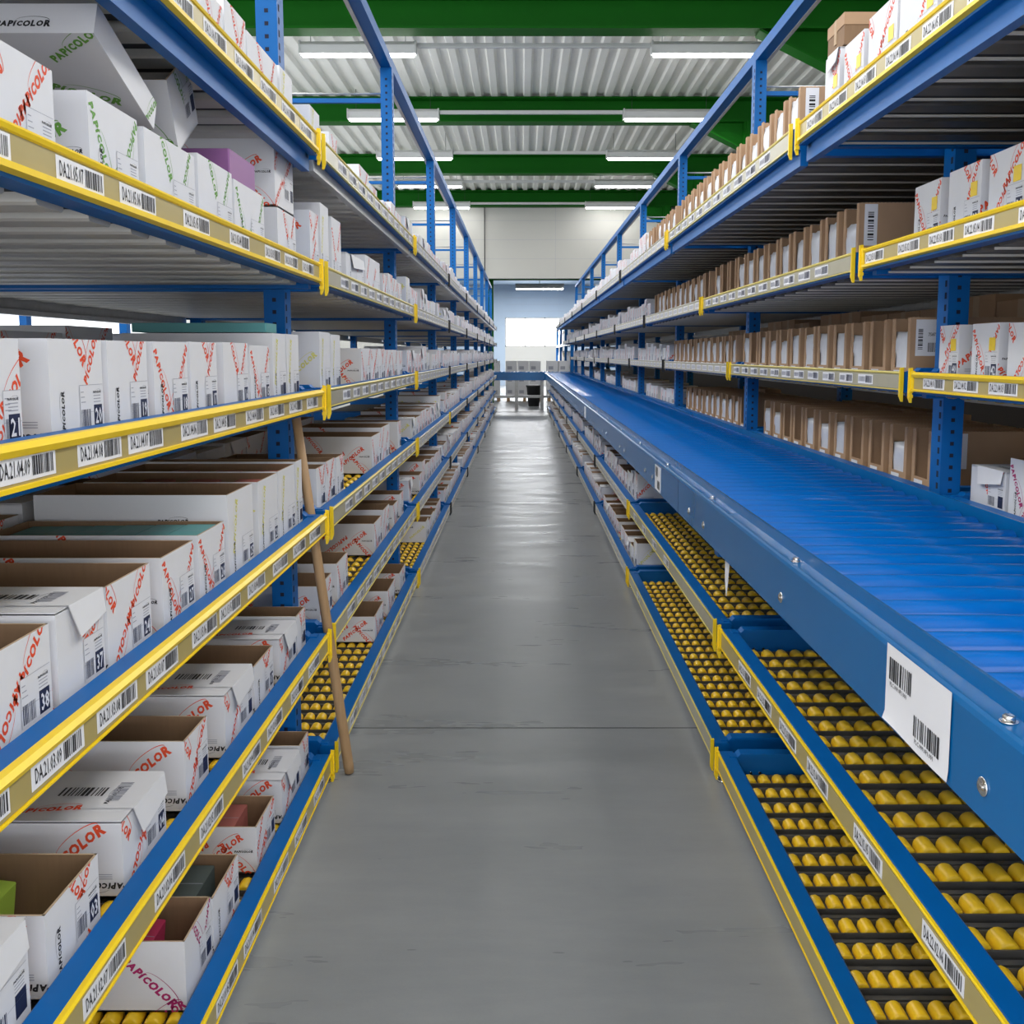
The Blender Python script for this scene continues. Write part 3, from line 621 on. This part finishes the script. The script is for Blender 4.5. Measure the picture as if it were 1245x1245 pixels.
# generated rows
RN = random.Random(11)
def gen(S, lv, k, lo=.17, hi=.23, skip=.06, d=.42, hvar=.02, a=None, b=None, inks=(O,O,O,O,YL), hh=None):
    y = js(k)+.10 if a is None else a; end = jy(k)-.09 if b is None else b
    while True:
        w = RN.uniform(lo, hi)
        if y+w > end: break
        if RN.random() > skip:
            h = (hh or {1:.135,2:.15,3:.16,4:.175,5:.17,6:.17}[lv]) + RN.uniform(-hvar, hvar)
            if RN.random() < .12: h += .04
            place(S, lv, y, y+w-.006, min(h, .26), RN.choice(inks), RN.choice(('open','open','open','closed')), RN.randrange(5), '', d)
        y += w + RN.choice((.004, .004, .02))
for k in range(2, NB):
    for lv in range(1, 7):
        if k == 2 and lv == 1: gen(-1, lv, k, a=js(2)+1.15, skip=0); continue
        gen(-1, lv, k)
for k in range(2, NB):
    for lv in (1, 2): gen(1, lv, k, hi=.21, skip=.03)
for k in range(3, NB):
    for lv in (3, 4, 5, 6): gen(1, lv, k, skip=.03)
gen(1, 6, 2, a=js(2)+1.5)
# cartons queued behind the front row
def queue(S, lv, k, dx, lo=.13, hi=.2, a=None):
    y = js(k)+.12 if a is None else a
    while y < jy(k)-.4:
        w = RN.uniform(.28, .36); place(S, lv, y, y+w, RN.uniform(lo, hi), O, RN.choice(('open','closed')), RN.randrange(5), '', .42, dx=dx, label='q'); y += w+.02
for k in (0, 1):
    a = 1.3 if k == 0 else None
    queue(-1, 4, k, .50, .20, .235, a); queue(-1, 3, k, .50, .17, .2, a); queue(-1, 3, k, .94, .2, .24, a); queue(-1, 2, k, .5, .15, .2, a); queue(-1, 2, k, .94, .2, .24, a)
for i, c in enumerate(CART): c['i'] = i

def ordinal_labels():
    groups = {}
    for c in CART:
        k = int((c['y']-js(0))//B); c['k'] = k
        groups.setdefault((c['S'], c['lv'], k, c['label'] is not None and c['label'] == 'q' and (1 if abs(abs(c['x'])-LEV[c['S']][c['lv']][0]) < .8 else 2)), []).append(c)
    for (S, lv, k, back), cs in groups.items():
        cs.sort(key=lambda c: c['y'])
        for n, c in enumerate(cs):
            if back: c['label'] = 'white carton queued in the %s row back, %s shelf, %s left bay, %s along' % (ORD[back+1], LEVW[lv], BAYW[k], ORD[n+1]); c['ink2'] = 'back'
            else: c['label'] = 'white %s carton, %s %s, %s shelf, %s %s bay, %s along' % (c['ink'], 'lidded' if c['style'] == 'closed' else 'open', 'box', LEVW[lv], BAYW[k], SIDEW[S], ORD[n+1])
ordinal_labels()
SPECIAL = {}
def nearest(S, lv, y): return min((c for c in CART if c['S'] == S and c['lv'] == lv and 'ink2' not in c), key=lambda c: abs(c['y']-y))
for S, lv, y, txt in (
  (-1,3,1.69,'white open carton numbered 24 with orange lettering on the third left shelf'),
  (-1,3,1.30,'white open carton numbered 38 at the camera end of the third left shelf'),
  (-1,3,1.50,'white carton numbered 37 whose folded flap hangs over its front, third left shelf'),
  (-1,3,1.94,'white open carton numbered 27 holding maroon packs on the third left shelf'),
  (-1,3,2.16,'white carton numbered 26 filled with teal packs on the third left shelf'),
  (-1,3,2.38,'tall white carton with pale yellow lettering, nearest of the yellow ones on the third shelf'),
  (-1,2,1.43,'white open carton numbered 03 with lime green pack inside, second shelf on the left'),
  (-1,1,1.98,'open carton with magenta lettering and a pink pack on the lowest left shelf'),
  (-1,1,2.52,'open carton full of salmon pink bricks of paper on the lowest left shelf'),
  (-1,4,1.53,'white carton numbered 20 on the fourth left shelf'),
  (-1,4,1.30,'white carton numbered 21 on the fourth left shelf'),
  (-1,5,1.72,'green lettered white carton nearest the camera, under the tilted tray on the fifth left shelf'),
  (1,3,2.71,'open carton with magenta lettering beside the conveyor on the right rack'),
  (1,3,2.93,'low lidded white carton beside the conveyor next to the rack upright'),
  ): nearest(S, lv, y)['label'] = txt
def emit_cartons():
    order = sorted(CART, key=lambda c: c['y'] + (0 if 'ink2' not in c else .5))
    near, rest = order[:296], order[296:]
    def q(v, s): return round(v/s)*s
    for c in near:
        if c['k'] <= 1: w, h, sc = c['w'], c['h'], (1,1,1)
        else: w, h = .19, .16; sc = (1, c['w']/w, c['h']/h)
        var = c['i'] if c['var'] is None else c['var']
        me = carton_mesh(w, h, c['d'], c['ink'], c['style'], var % (5 if c['k'] > 1 else 97), c['num'], c['tagy'])
        o = link('carton', me, None, (c['x'], c['y'], c['z']), (0, 0, (0 if c['S'] < 0 else PI)+c['rz']))
        o.scale = sc
        grp = 'white cartons, %s shelf of the %s rack' % (LEVW[c['lv']], SIDEW[c['S']])
        tag(o, c['label'], 'box', grp)
    m = MB(); r = random.Random(5)
    for c in rest:
        s = -c['S']; x = c['x']; y0 = c['y']-c['w']/2; y1 = c['y']+c['w']/2; z = c['z']; h = c['h']; d = c['d']
        xb = x - s*d
        m.box(x, xb, y0, y1, z, z+h, 'white'); m.box(x-s*.006, xb+s*.006, y0+.005, y1-.005, z+h, z+h+.001, r.choice(('kraft','white','kraft')))
        w = y1-y0; fr = (Vector((x, y0 if s > 0 else y1, z)), Vector((0, s, 0)), Vector((0,0,1)), Vector((s,0,0)))
        o_, su, tv, nn = fr
        a = r.uniform(.1, .5)
        m.poly([o_+su*p+tv*q_+nn*.001 for p, q_ in ((w*a, h*.1),(w*(a+.08), h*.1),(w*(a+.45), h*.9),(w*(a+.37), h*.9))], 'red' if r.random() < .75 else 'white')
        rect(m, fr, w*.62, w*.92, h*.08, h*.5, 'grey_ink', .0015)
        fs = (Vector((x if s < 0 else xb, y0, z)), Vector((1,0,0)), Vector((0,0,1)), Vector((0,-1,0)))
        o_, su, tv, nn = fs
        for a in (.15, .55): m.poly([o_+su*p+tv*q_+nn*.001 for p, q_ in ((d*a, h*.2),(d*a+.02, h*.2),(d*a+.12, h*.85),(d*a+.10, h*.85))], 'red')
    tag(m.build('carton'), 'mass of white cartons on the far bays of both racks', 'boxes', 'far white cartons', 'stuff')
emit_cartons()

# ------------------------------------------------------------------ brown open-fronted bins on the right
def bin_mesh(w, h, d, side_label=0):
    m = MB(); t = .005; y0, y1 = -w/2, w/2
    m.box(-d, 0, y0, y1, 0, t, 'bin')
    m.box(-d, 0, y0, y0+t, t, h, 'bin'); m.box(-d, 0, y1-t, y1, t, h, 'bin')
    m.box(-d, -d+t, y0+t, y1-t, t, h, 'bin')
    m.box(-t, 0, y0+t, y1-t, t, h*.24, 'bin')                       # low front lip
    for a, b in ((y0+t, y0+t+.020), (y1-t-.020, y1-t)):              # folded front edges
        m.box(-t, 0, a, b, h*.24, h, 'bin')
        m.box(-.02, -t, a, a+.003, h*.24, h, 'bin')
    r = 1
    x = -d+.01
    while x < -.01:                                                 # corrugation showing along the top edge
        m.box(x, x+.006, y0, y0+t, h, h+.0012, 'cardedge'); m.box(x, x+.006, y1-t, y1, h, h+.0012, 'cardedge'); x += .013
    F = (Vector((0,y0,0)), Vector((0,1,0)), Vector((0,0,1)), Vector((1,0,0)))
    rect(m, F, w*.16, w*.62, .012, h*.20, 'paper', .0008)
    rect(m, F, w*.30, w*.46, .020, h*.14, 'grey_ink', .0012)
    if side_label:
        FA = (Vector((0,y1,0)), Vector((-1,0,0)), Vector((0,0,1)), Vector((0,1,0)))
        if side_label == 1:
            rect(m, FA, .018, .062, h*.36, h*.98, 'paper', .0008); bars(m, FA, .03, .05, h*.44, h*.90, 'ink', 3, .0012, True)
        else:
            rect(m, FA, .018, .125, h*.42, h*.97, 'paper', .0008); bars(m, FA, .026, .042, h*.52, h*.86, 'ink', 4, .0012, True)
            bars(m, FA, .060, .105, h*.48, h*.62, 'ink', 9, .0012)
            g, gw = glyphs('7587555', 1, .015)
            for p in g: m.poly([FA[0]+FA[1]*(.060+a*.042/gw)+FA[2]*(h*.72+b*.011)+FA[3]*.0014 for a, b in p], 'ink')
    return m.mesh('file_bin')
def packet_mesh(w, h, d, seed):
    r = random.Random(seed); m = MB(); bm = bmesh.new()
    bmesh.ops.create_grid(bm, x_segments=5, y_segments=6, size=.5)
    nx, nz = 5, 6; k = m.mi('packet')
    for f in (1, -1):
        b = len(m.v)
        for i in range(nx+1):
            for j in range(nz+1):
                e = (i in (0, nx)) or (j in (0, nz))
                m.v.append((-.0 + (f*d/2*(.92 if e else 1)) + (0 if e else r.uniform(-.004,.004)) - d/2, w*(i/nx-.5), h*j/nz + (r.uniform(-.006,.004) if j == nz else 0)))
        for i in range(nx):
            for j in range(nz):
                q = (b+i*(nz+1)+j, b+(i+1)*(nz+1)+j, b+(i+1)*(nz+1)+j+1, b+i*(nz+1)+j+1)
                m.f.append(q if f > 0 else q[::-1]); m.m.append(k); m.sm.append(True)
    n = (nx+1)*(nz+1)
    ring = [i*(nz+1) for i in range(nx+1)] + [nx*(nz+1)+j for j in range(1, nz+1)] + [i*(nz+1)+nz for i in range(nx-1, -1, -1)] + [j for j in range(nz-1, 0, -1)]
    for a, b_ in zip(ring, ring[1:]+ring[:1]): m.f.append((a, b_, n+b_, n+a)[::-1]); m.m.append(k); m.sm.append(True)
    bm.free(); return m.mesh('packet')
def bins():
    PK = [packet_mesh(.13, .17, .16, s) for s in range(4)]
    rows = []
    def r_(lv, ys, h, w=.165): rows.append((lv, ys, h, w))
    r_(6, [3.42,3.60,3.79,3.98,4.17,4.36,4.54,4.73,4.92,5.10,5.29,5.48,5.67], .215, .15)
    r_(5, [3.425,3.63,3.84,4.05,4.27,4.48,4.69,4.90,5.11,5.32,5.53,5.70], .222, .165)
    r_(4, [3.385,3.60,3.815,4.03,4.25,4.46,4.68,4.89,5.10,5.31,5.52,5.70], .222, .165)
    r_(3, [3.45,3.66,3.88,4.11,4.34,4.56,4.79,5.00,5.21,5.42,5.63], .225, .168)
    for lv, n in ((6, 7), (5, 12), (4, 12), (3, 12)):
        r_(lv, [js(2)+.19+i*.208 for i in range(n)], .215, .16)
    cache = {}; rn = random.Random(8)
    for lv, ys, h, w in rows:
        xf, z = LEV[1][lv]
        k = int((ys[0]-js(0))//B)
        for n, y in enumerate(ys):
            sl = (1 if lv in (5, 6) else 2) if n == 0 and k == 1 else 0
            tall = (lv == 4 and k == 2 and n in (5,)) or (lv == 5 and k == 2 and n == 9)
            key = (w, h, sl)
            if key not in cache: cache[key] = bin_mesh(w, h, .40 if lv < 6 else .36, sl)
            zz = z+SURF+.0015
            x = xf+.066+(.012 if lv == 3 else 0)
            rz = rn.uniform(-.03, .03)
            o = link('file_bin', cache[key], None, (x + rn.uniform(0,.006), y, zz), (0, 0, PI+rz*.6))
            tag(o, 'brown open-fronted cardboard bin, %s shelf, %s right bay, %s along' % ('conveyor level' if lv == 3 else LEVW[lv], BAYW[k], ORD[n+1]), 'bin', 'brown bins on the right rack')
            if rn.random() < .9 and (lv, k, n) != (4, 1, 10):
                p = link('packet', PK[rn.randrange(4)], None, (x+.009, y+rn.uniform(-.005,.005), zz+.006), (0, rn.uniform(-.0,.04), PI))
                p.scale = (1, (w-.016)/.13, rn.uniform(.90, 1.10))
                tag(p, 'plastic wrapped white packet inside the %s brown bin, %s shelf, %s right bay' % (ORD[n+1], 'conveyor level' if lv == 3 else LEVW[lv], BAYW[k]), 'packet', 'wrapped packets in the brown bins')
bins()

def back_boxes():
    rn = random.Random(3); cache = {}
    for lv in (3, 4, 5):
        xf, z = LEV[1][lv]
        for k in (0, 1, 2):
            y = js(k)+.1; n = 0
            while y < jy(k)-.45:
                w = rn.choice((.3, .36)); h = rn.choice((.24, .27)) + (.05 if lv == 4 else 0) - (.04 if lv == 3 else 0)
                D = DEPTH[1]+.04-xf-.5 - (.05 if lv == 3 else 0); key = (w, h, lv); D = max(.12, D-.05)
                if key not in cache:
                    m = MB(); m.box(-D, 0, -w/2, w/2, 0, h, 'bin'); m.box(-D-.001, .001, -.025, .025, .02, h+.001, 'cardedge'); m.box(-.001, .0015, -w*.4, -w*.1, h*.3, h*.6, 'paper'); cache[key] = m.mesh('kraft_box')
                if not (k == 0 and y < 1.2):
                    o = link('kraft_box', cache[key], None, (xf+.5 if lv < 5 else xf+.52, y+w/2, z+SURF+.0015), (0, 0, PI)); n += 1
                    tag(o, 'closed brown box behind the front row, %s right shelf, %s bay, %s along' % ('conveyor level' if lv == 3 else LEVW[lv], BAYW[k], ORD[n]), 'box', 'brown boxes behind the front row')
                y += w+.012
back_boxes()

# ------------------------------------------------------------------ packs and odd boxes
def pack(name, label, cat, m, x0, x1, y0, y1, z0, z1, rot=(0,0,0), grp=None):
    b = MB(); w, l, h = (x1-x0)/2, (y1-y0)/2, z1-z0; e = .003
    b.ext([(-w+e,-l),(w-e,-l),(w,-l+e),(w,l-e),(w-e,l),(-w+e,l),(-w,l-e),(-w,-l+e)], 0, h, m, 'z')
    b.poly([(-w*.98,-.001,h+.0004),(w*.98,-.001,h+.0004),(w*.98,.001,h+.0004),(-w*.98,.001,h+.0004)], 'grey_ink')
    o = b.build(name, None, ((x0+x1)/2, (y0+y1)/2, z0), rot); tag(o, label, cat, grp); return o
def odds():
    pack('paper_pack', 'lime green pack leaning in the carton numbered 03', 'pack', 'lime', -1.02, -.83, 1.36, 1.49, .475, .578, (0,.12,0))
    pack('paper_pack', 'pink pack standing in the magenta lettered carton, lowest shelf', 'pack', 'pink', -1.0, -.80, 1.90, 2.03, .062, .18, (0,.1,0))
    for i, x in enumerate((-.96, -.83)):
        pack('paper_brick', 'salmon paper brick in the lowest shelf carton, %s' % ('far from the aisle' if i == 0 else 'next to the aisle'), 'pack', 'salmon', x-.06, x+.06, 2.445, 2.605, .06, .160, grp='salmon bricks')
    pack('paper_pack', 'dark grey pack in the open carton behind the magenta lettered one', 'pack', 'slate', -1.0, -.75, 2.085, 2.25, .06, .175)
    for i in range(6):
        pack('paper_pack', 'teal pack in the carton numbered 26, %s from its front' % ORD[i+1], 'pack', 'teal', -.78-i*.072, -.712-i*.072, 2.072, 2.238, .87, 1.022-.001*i, grp='teal packs')
    for i in range(2):
        pack('paper_pack', 'maroon pack deep in the carton numbered 27, %s one' % ('front' if i == 0 else 'rear'), 'pack', 'pink', -.98-i*.1, -.90-i*.1, 1.87, 2.01, .87, .985, grp='maroon packs')
    for i, (y0, y1) in enumerate(((2.565,2.73),(2.78,2.94))):
        for j in range(3):
            pack('paper_pack', 'dusky pink pack in the %s tall yellow lettered carton, %s from the aisle' % (ORD[i+2], ORD[j+1]), 'pack', 'salmon', -.80-j*.13, -.72-j*.13, y0, y1, .87, 1.065, grp='dusky packs')
    pack('storage_box', 'flat purple box poking up behind green lettered cartons, fifth left shelf', 'box', 'purple', -.83, -.712, 2.43, 2.66, 1.80, 1.915)
    # long teal box lying on the grey cartons of the fourth shelf
    pack('storage_box', 'long teal box lying across cartons beside the nearest left upright', 'box', 'teal', -1.10, -.72, 2.76, 2.88, 1.479, 1.505)
    # green printed tray tilted over the cartons
    m = MB(); L, T, D = .275, .058, .46; t = .004
    m.box(-D, 0, 0, L, 0, t, 'white'); m.box(-D, 0, 0, t, t, T, 'white'); m.box(-D, 0, L-t, L, t, T, 'white'); m.box(-t, 0, t, L-t, t, T, 'white'); m.box(-D, -D+t, t, L-t, t, T, 'white')
    wm, ww = wordmark(); V = Vector; s = .125/ww
    BT = (V((-D,L,0)), V((1,0,0)), V((0,-1,0)), V((0,0,-1)))
    for u, v_, a, k in ((.36,.11,-25,1.25),(.20,.12,155,1.3),(.42,.24,35,1.1),(.10,.22,-25,1.1)): put(m, BT, D, L, wm, u, v_, s*k, a, 'green', cx=ww/2, lift=.0006)
    rect(m, BT, D-.27, D-.17, L-.035, L-.018, 'ink', .0006)
    NR = (V((-D,0,0)), V((1,0,0)), V((0,0,1)), V((0,-1,0)))
    put(m, NR, D, T, wm, D-.12, .014, s*.75, 0, 'ink', cx=ww/2)
    SF = (V((0,0,0)), V((0,1,0)), V((0,0,1)), V((1,0,0))); put(m, SF, L, T, wm, L-.03, .0, s*.8, 62, 'green', cx=ww*.3)
    o = m.build('cardboard_tray', None, (-.715, 1.69, 1.950), (math.radians(-21), 0, 0)); tag(o, 'large shallow white tray with green lettering tilted on top of cartons', 'box')
    # tilted white carton
    me = carton_mesh(.20, .15, .30, G, 'open', 4); o = link('carton', me, None, (-.745, 2.24, 1.90), (math.radians(30), 0, math.radians(4)))
    tag(o, 'white green-lettered carton lying tilted on top of the fifth shelf cartons', 'box')
    # carton standing on another, with hand slot
    me = carton_mesh(.225, .205, .36, O, 'open', 2); o = link('carton', me, None, (-.705, 2.955, 1.8405), (0,0,0)); tag(o, 'tall carton with orange lettering stacked on another by the fifth shelf bracket', 'box')
    # right: kraft box lying on the lidded carton
    m = MB(); m.box(-.36, 0, -.075, .075, 0, .085, 'kraft'); m.box(-.362, .002, -.077, .077, .055, .089, 'bin'); m.box(-.363, .003, -.01, .01, .02, .0895, 'cardedge')
    o = m.build('kraft_box', None, (.93, 2.99, 2.306), (0, 0, PI)); tag(o, 'brown lidded box lying on a white carton at the top right shelf', 'box')
    # magazine style carton with a printed face among the top bins
    # wooden pole
    m = MB(); m.lathe((0,0,0), (-.150, -.055, 1.30), [(0,.0155),(.02,.0175),(.5,.016),(1,.0145)], 'wood', 14)
    o = m.build('wooden_pole', None, (-.585, 3.165, .004)); tag(o, 'bare wooden broom pole leaning against the left rack joint', 'pole')
odds()

# ------------------------------------------------------------------ conveyor
def conveyor():
    XL, XR, Y0, YE = .590, 1.335, .35, 24.9
    t = thing('roller_conveyor', 'long blue roller conveyor running along the right side of the aisle', 'conveyor', ((XL+XR)/2, Y0, 0))
    cx = (XL+XR)/2
    def X(a): return a-cx
    m = MB()
    prof = [(XL,.824),(XL,.948),(XL+.003,.955),(XL+.008,.958),(XL+.036,.960),(XL+.039,.984),(XL+.045,.984),(XL+.045,.830),(XL+.040,.824)]
    m.ext([(X(a), z) for a, z in prof], 0, YE-Y0, 'convblue')
    L = m.build('side_frame', t); L['label'] = 'blue side frame facing the aisle'
    m = MB(); prof = [(XR,.824),(XR,.955),(XR-.008,.962),(XR-.030,.964),(XR-.033,.984),(XR-.040,.984),(XR-.040,.824)]
    m.ext([(X(a), z) for a, z in prof], 0, YE-Y0, 'convblue'); m.build('side_frame', t)
    # bolts and seams
    ys = [1.186, 2.157, 3.10, 3.376]; y = 4.33
    while y < 20: ys += [y, y+.26]; y += 1.2
    bm_ = MB(); bm_.lathe((0,0,0), (-.007,0,0), [(0,.0125),(.35,.0125),(.36,.010),(.8,.008),(1,.003)], 'chrome', 14); bo = bm_.mesh('bolt')
    for y in ys: link('bolt', bo, L, (X(XL), y-Y0, .868))
    b2 = MB(); b2.lathe((0,0,0),(0,0,.0015), [(0,.0115),(1,.0115)], 'chrome', 14); b2.lathe((0,0,.0015),(0,0,.009), [(0,.008),(.9,.008),(1,.0065)], 'chrome', 6); bt = b2.mesh('bolt')
    y = 1.172
    while y < 20: link('bolt', bt, L, (X(XL+.020), y-Y0, .9592)); y += .945
    sm_ = MB()
    for y in (3.62, 6.6, 9.6, 12.6, 15.6, 18.6): sm_.box(X(XL)-.0005, X(XL)+.001, y-Y0, y-Y0+.003, .826, .95, 'ink')
    sm_.build('frame_joint', L)
    # rollers
    r = MB(); r.lathe((X(XL+.047),0,0), (X(XR-.042),0,0), [(0,.012),(.006,.012),(.008,.032),(.012,.035),(.988,.035),(.992,.032),(.994,.012),(1,.012)], 'roller', 24); rm = r.mesh('roller')
    n = int((YE-Y0-.1)/.105); q = MB()
    for i in range(n):
        y = .06+i*.105
        if i < 100: link('roller', rm, t, (0, y, .925))
        else: q.lathe((X(XL+.047), y, .925), (X(XR-.042), y, .925), [(0,.035),(1,.035)], 'roller', 12)
    o = q.build('roller', t); o['kind'] = 'stuff'
    # barcode sheet taped to the side
    s = MB(); S0, S1 = 1.283, 1.518; N = 10; k = s.mi('paper'); x0 = X(XL)
    b = len(s.v); rows = [.957, .93, .89, .845, .829]
    for j, z in enumerate(rows):
        for i in range(N+1):
            u = i/N; s.v.append((x0-.002-(.006*abs(u-.3) if j == 4 else 0), S0-Y0+(S1-S0)*u, z - (0 if j < 4 else .003*math.sin(u*5))))
    for j in range(4):
        for i in range(N): s.f.append((b+j*(N+1)+i, b+j*(N+1)+i+1, b+(j+1)*(N+1)+i+1, b+(j+1)*(N+1)+i)); s.m.append(k); s.sm.append(True)
    fr = (Vector((x0-.0028, S1-Y0, .83)), Vector((0,-1,0)), Vector((0,0,1)), Vector((-1,0,0)))
    bars(s, fr, .014, .104, .072, .108, 'ink', 12, .0); bars(s, fr, .115, .205, .018, .050, 'ink', 13, .0)
    g, gw = glyphs('PLC.009.0P1.001', 1, .01)
    for u, v in ((.018,.062),(.12,.008)):
        for p in g: s.poly([fr[0]+fr[1]*(u+a*.066/gw)+fr[2]*(v+b_*.007) for a, b_ in p], 'ink')
    o = s.build('barcode_sheet', L); o['label'] = 'white sheet with two barcodes'
    s = MB(); s.box(X(XL)-.0015, X(XL), 4.08-Y0, 4.25-Y0, .83, .937, 'paper')
    fr = (Vector((X(XL)-.0016, 4.25-Y0, .83)), Vector((0,-1,0)), Vector((0,0,1)), Vector((-1,0,0)))
    bars(s, fr, .02, .09, .06, .1, 'ink', 15, .0002); bars(s, fr, .08, .15, .01, .045, 'ink', 16, .0002)
    s.build('barcode_sheet', L)
    s = MB(); s.box(X(XL)-.0015, X(XL), 8.9-Y0, 9.1-Y0, .835, .937, 'paper'); s.build('barcode_sheet', L)
    # hanging pointed tag under the frame
    s = MB(); s.ext([(2.80-Y0,.826),(2.86-Y0,.826),(2.855-Y0,.74),(2.835-Y0,.70),(2.82-Y0,.74)], X(XL+.02), X(XL+.022), 'paper', 'x'); s.build('hanging_tag', L)
    for k_ in range(0, 9):
        yy = Y1+B*k_-Y0
        if yy > YE-Y0-.3: continue
        s = MB(); s.box(X(XL+.05), X(1.36), yy-.03, yy+.03, .76, .823, 'blue'); s.ext([(X(1.347),.60),(X(1.347),.76),(X(1.15),.76)], yy-.02, yy+.02, 'blue', 'y'); s.build('support_bracket', t)
    # guide bracket at the near end
    s = MB()
    s.lathe((X(.700), .93, 1.014), (X(.79), .90, 1.030), [(0,.005),(.05,.009),(1,.009)], 'chrome', 10)
    s.lathe((X(.700), .90, .975), (X(.79), .90, 1.030), [(0,.004),(.05,.007),(1,.007)], 'chrome', 10)
    s.lathe((X(.745), .915, .975), (X(.76), .91, 1.03), [(0,.008),(1,.008)], 'chrome', 10); s.box(X(.73), X(.80), .89, .95, .966, .978, 'chrome')
    s.build('guide_bracket', t)
    # cross conveyor at the end
    t = thing('cross_conveyor', 'short blue conveyor crossing the far end of the aisle', 'conveyor', (.2, 25.3, 0))
    for q in (-.32, .28): m = MB(); m.box(-1.1, 1.1, q, q+.04, .76, .975, 'convblue'); m.build('side_frame', t)
    for i in range(20): m = MB(); m.cyl((-1.04+i*.108, -.28, .94), (-1.04+i*.108, .28, .94), .036, 'roller', 10); m.build('roller', t)
    for x in (-1.0, -.33, .33, 1.0):
        for q in (-.3, .22): m = MB(); m.box(x-.04, x+.04, q, q+.08, 0, .76, 'galv'); m.build('leg', t)
    m = MB(); m.box(-1.05, 1.05, -.05, .05, .30, .36, 'galv'); m.build('brace', t)
conveyor()

# ------------------------------------------------------------------ far hall contents
def far():
    m = MB(); m.lathe((0,0,0),(0,0,.58), [(0,.15),(.9,.2),(.92,.22),(1,.22),(1,.18)], 'black', 16); o = m.build('waste_bin', None, (.34, 26.9, 0)); tag(o, 'dark waste bin on the floor beyond the cross conveyor', 'bin')
    r = random.Random(2)
    for i, x in enumerate((-1.2, .05, 1.3)):
        t = thing('pallet', 'wooden pallet beyond the cross conveyor, %s' % ('left one','middle one','right one')[i], 'pallet', (x, 30, 0), 'pallets in the hall beyond')
        p = MB()
        for q in range(5): p.box(-.55, .55, -.5+q*.22, -.40+q*.22, .12, .14, 'wood')
        p.build('deck_boards', t); p = MB()
        for q in (-.5, 0, .45): p.box(q, q+.09, -.5, .48, 0, .12, 'wood')
        p.build('runner', t)
        for z in range(3):
            for q in range(3):
                c = MB(); h = .36; c.box(-.17,.17,-.4,.4,0,h,'white'); c.box(-.172,.172,-.03,.03,0,h+.001,'cream'); c.box(-.12,.02,-.401,-.4,.1,.2,'grey_ink')
                o = c.build('carton', None, (x-.36+q*.36, 30, .142+z*(h+.002)))
                tag(o, 'white carton on the %s far pallet, %s tier, %s column' % (('left','middle','right')[i], ('bottom','middle','top')[z], ('left','middle','right')[q]), 'box', 'cartons on the far pallets')
    t = thing('storage_rack', 'distant blue rack beyond the cross conveyor on the right', 'storage rack', (2.4, 33, 0))
    for x in (-.9, .9):
        for y in (-4, 0, 4, 8): p = MB(); p.box(x-.05, x+.05, y-.05, y+.05, 0, 2.6, 'blue'); p.build('upright', t)
    for z in (.3, 1.0, 1.7, 2.4):
        p = MB(); p.box(-.95, -.85, -4, 8, z, z+.09, 'galv'); p.box(-.85, .9, -4, 8, z+.04, z+.07, 'blue'); p.build('shelf', t)
    m = MB()
    for z in (.372, 1.072, 1.772):
        y = 29.1
        while y < 40.5:
            w = r.uniform(.3,.5); m.box(1.52, 2.2, y, y+w-.03, z, z+r.uniform(.25,.5), r.choice(('white','white','cream'))); y += w
    tag(m.build('carton'), 'cartons crowded on the distant rack beyond the cross conveyor', 'boxes', None, 'stuff')
    # neighbouring rack seen through the left rack
    for k in range(4):
        t = thing('storage_rack', 'plain blue rack of the next aisle seen through the left rack, %s' % (('nearest','second','third','fourth')[k]+' section'), 'storage rack', (-3.6, 2.5+k*B, 0), 'racks of the next aisle')
        for y in (0, ):
            for x in (-.4, .4): p = MB(); p.box(x-.03, x+.03, y-.04, y+.04, 0, 3.0, 'blue'); p.build('upright', t)
        for z in (.3, 1.0, 1.45, 2.2):
            p = MB(); p.box(.34, .4, .04, B-.04, z, z+.09, 'blue'); p.box(-.4, -.34, .04, B-.04, z, z+.09, 'blue'); p.box(-.34, .34, .04, B-.04, z+.03, z+.05, 'galv'); p.build('shelf', t)
far()
print('objects', len(bpy.data.objects), 'cartons', len(CART))
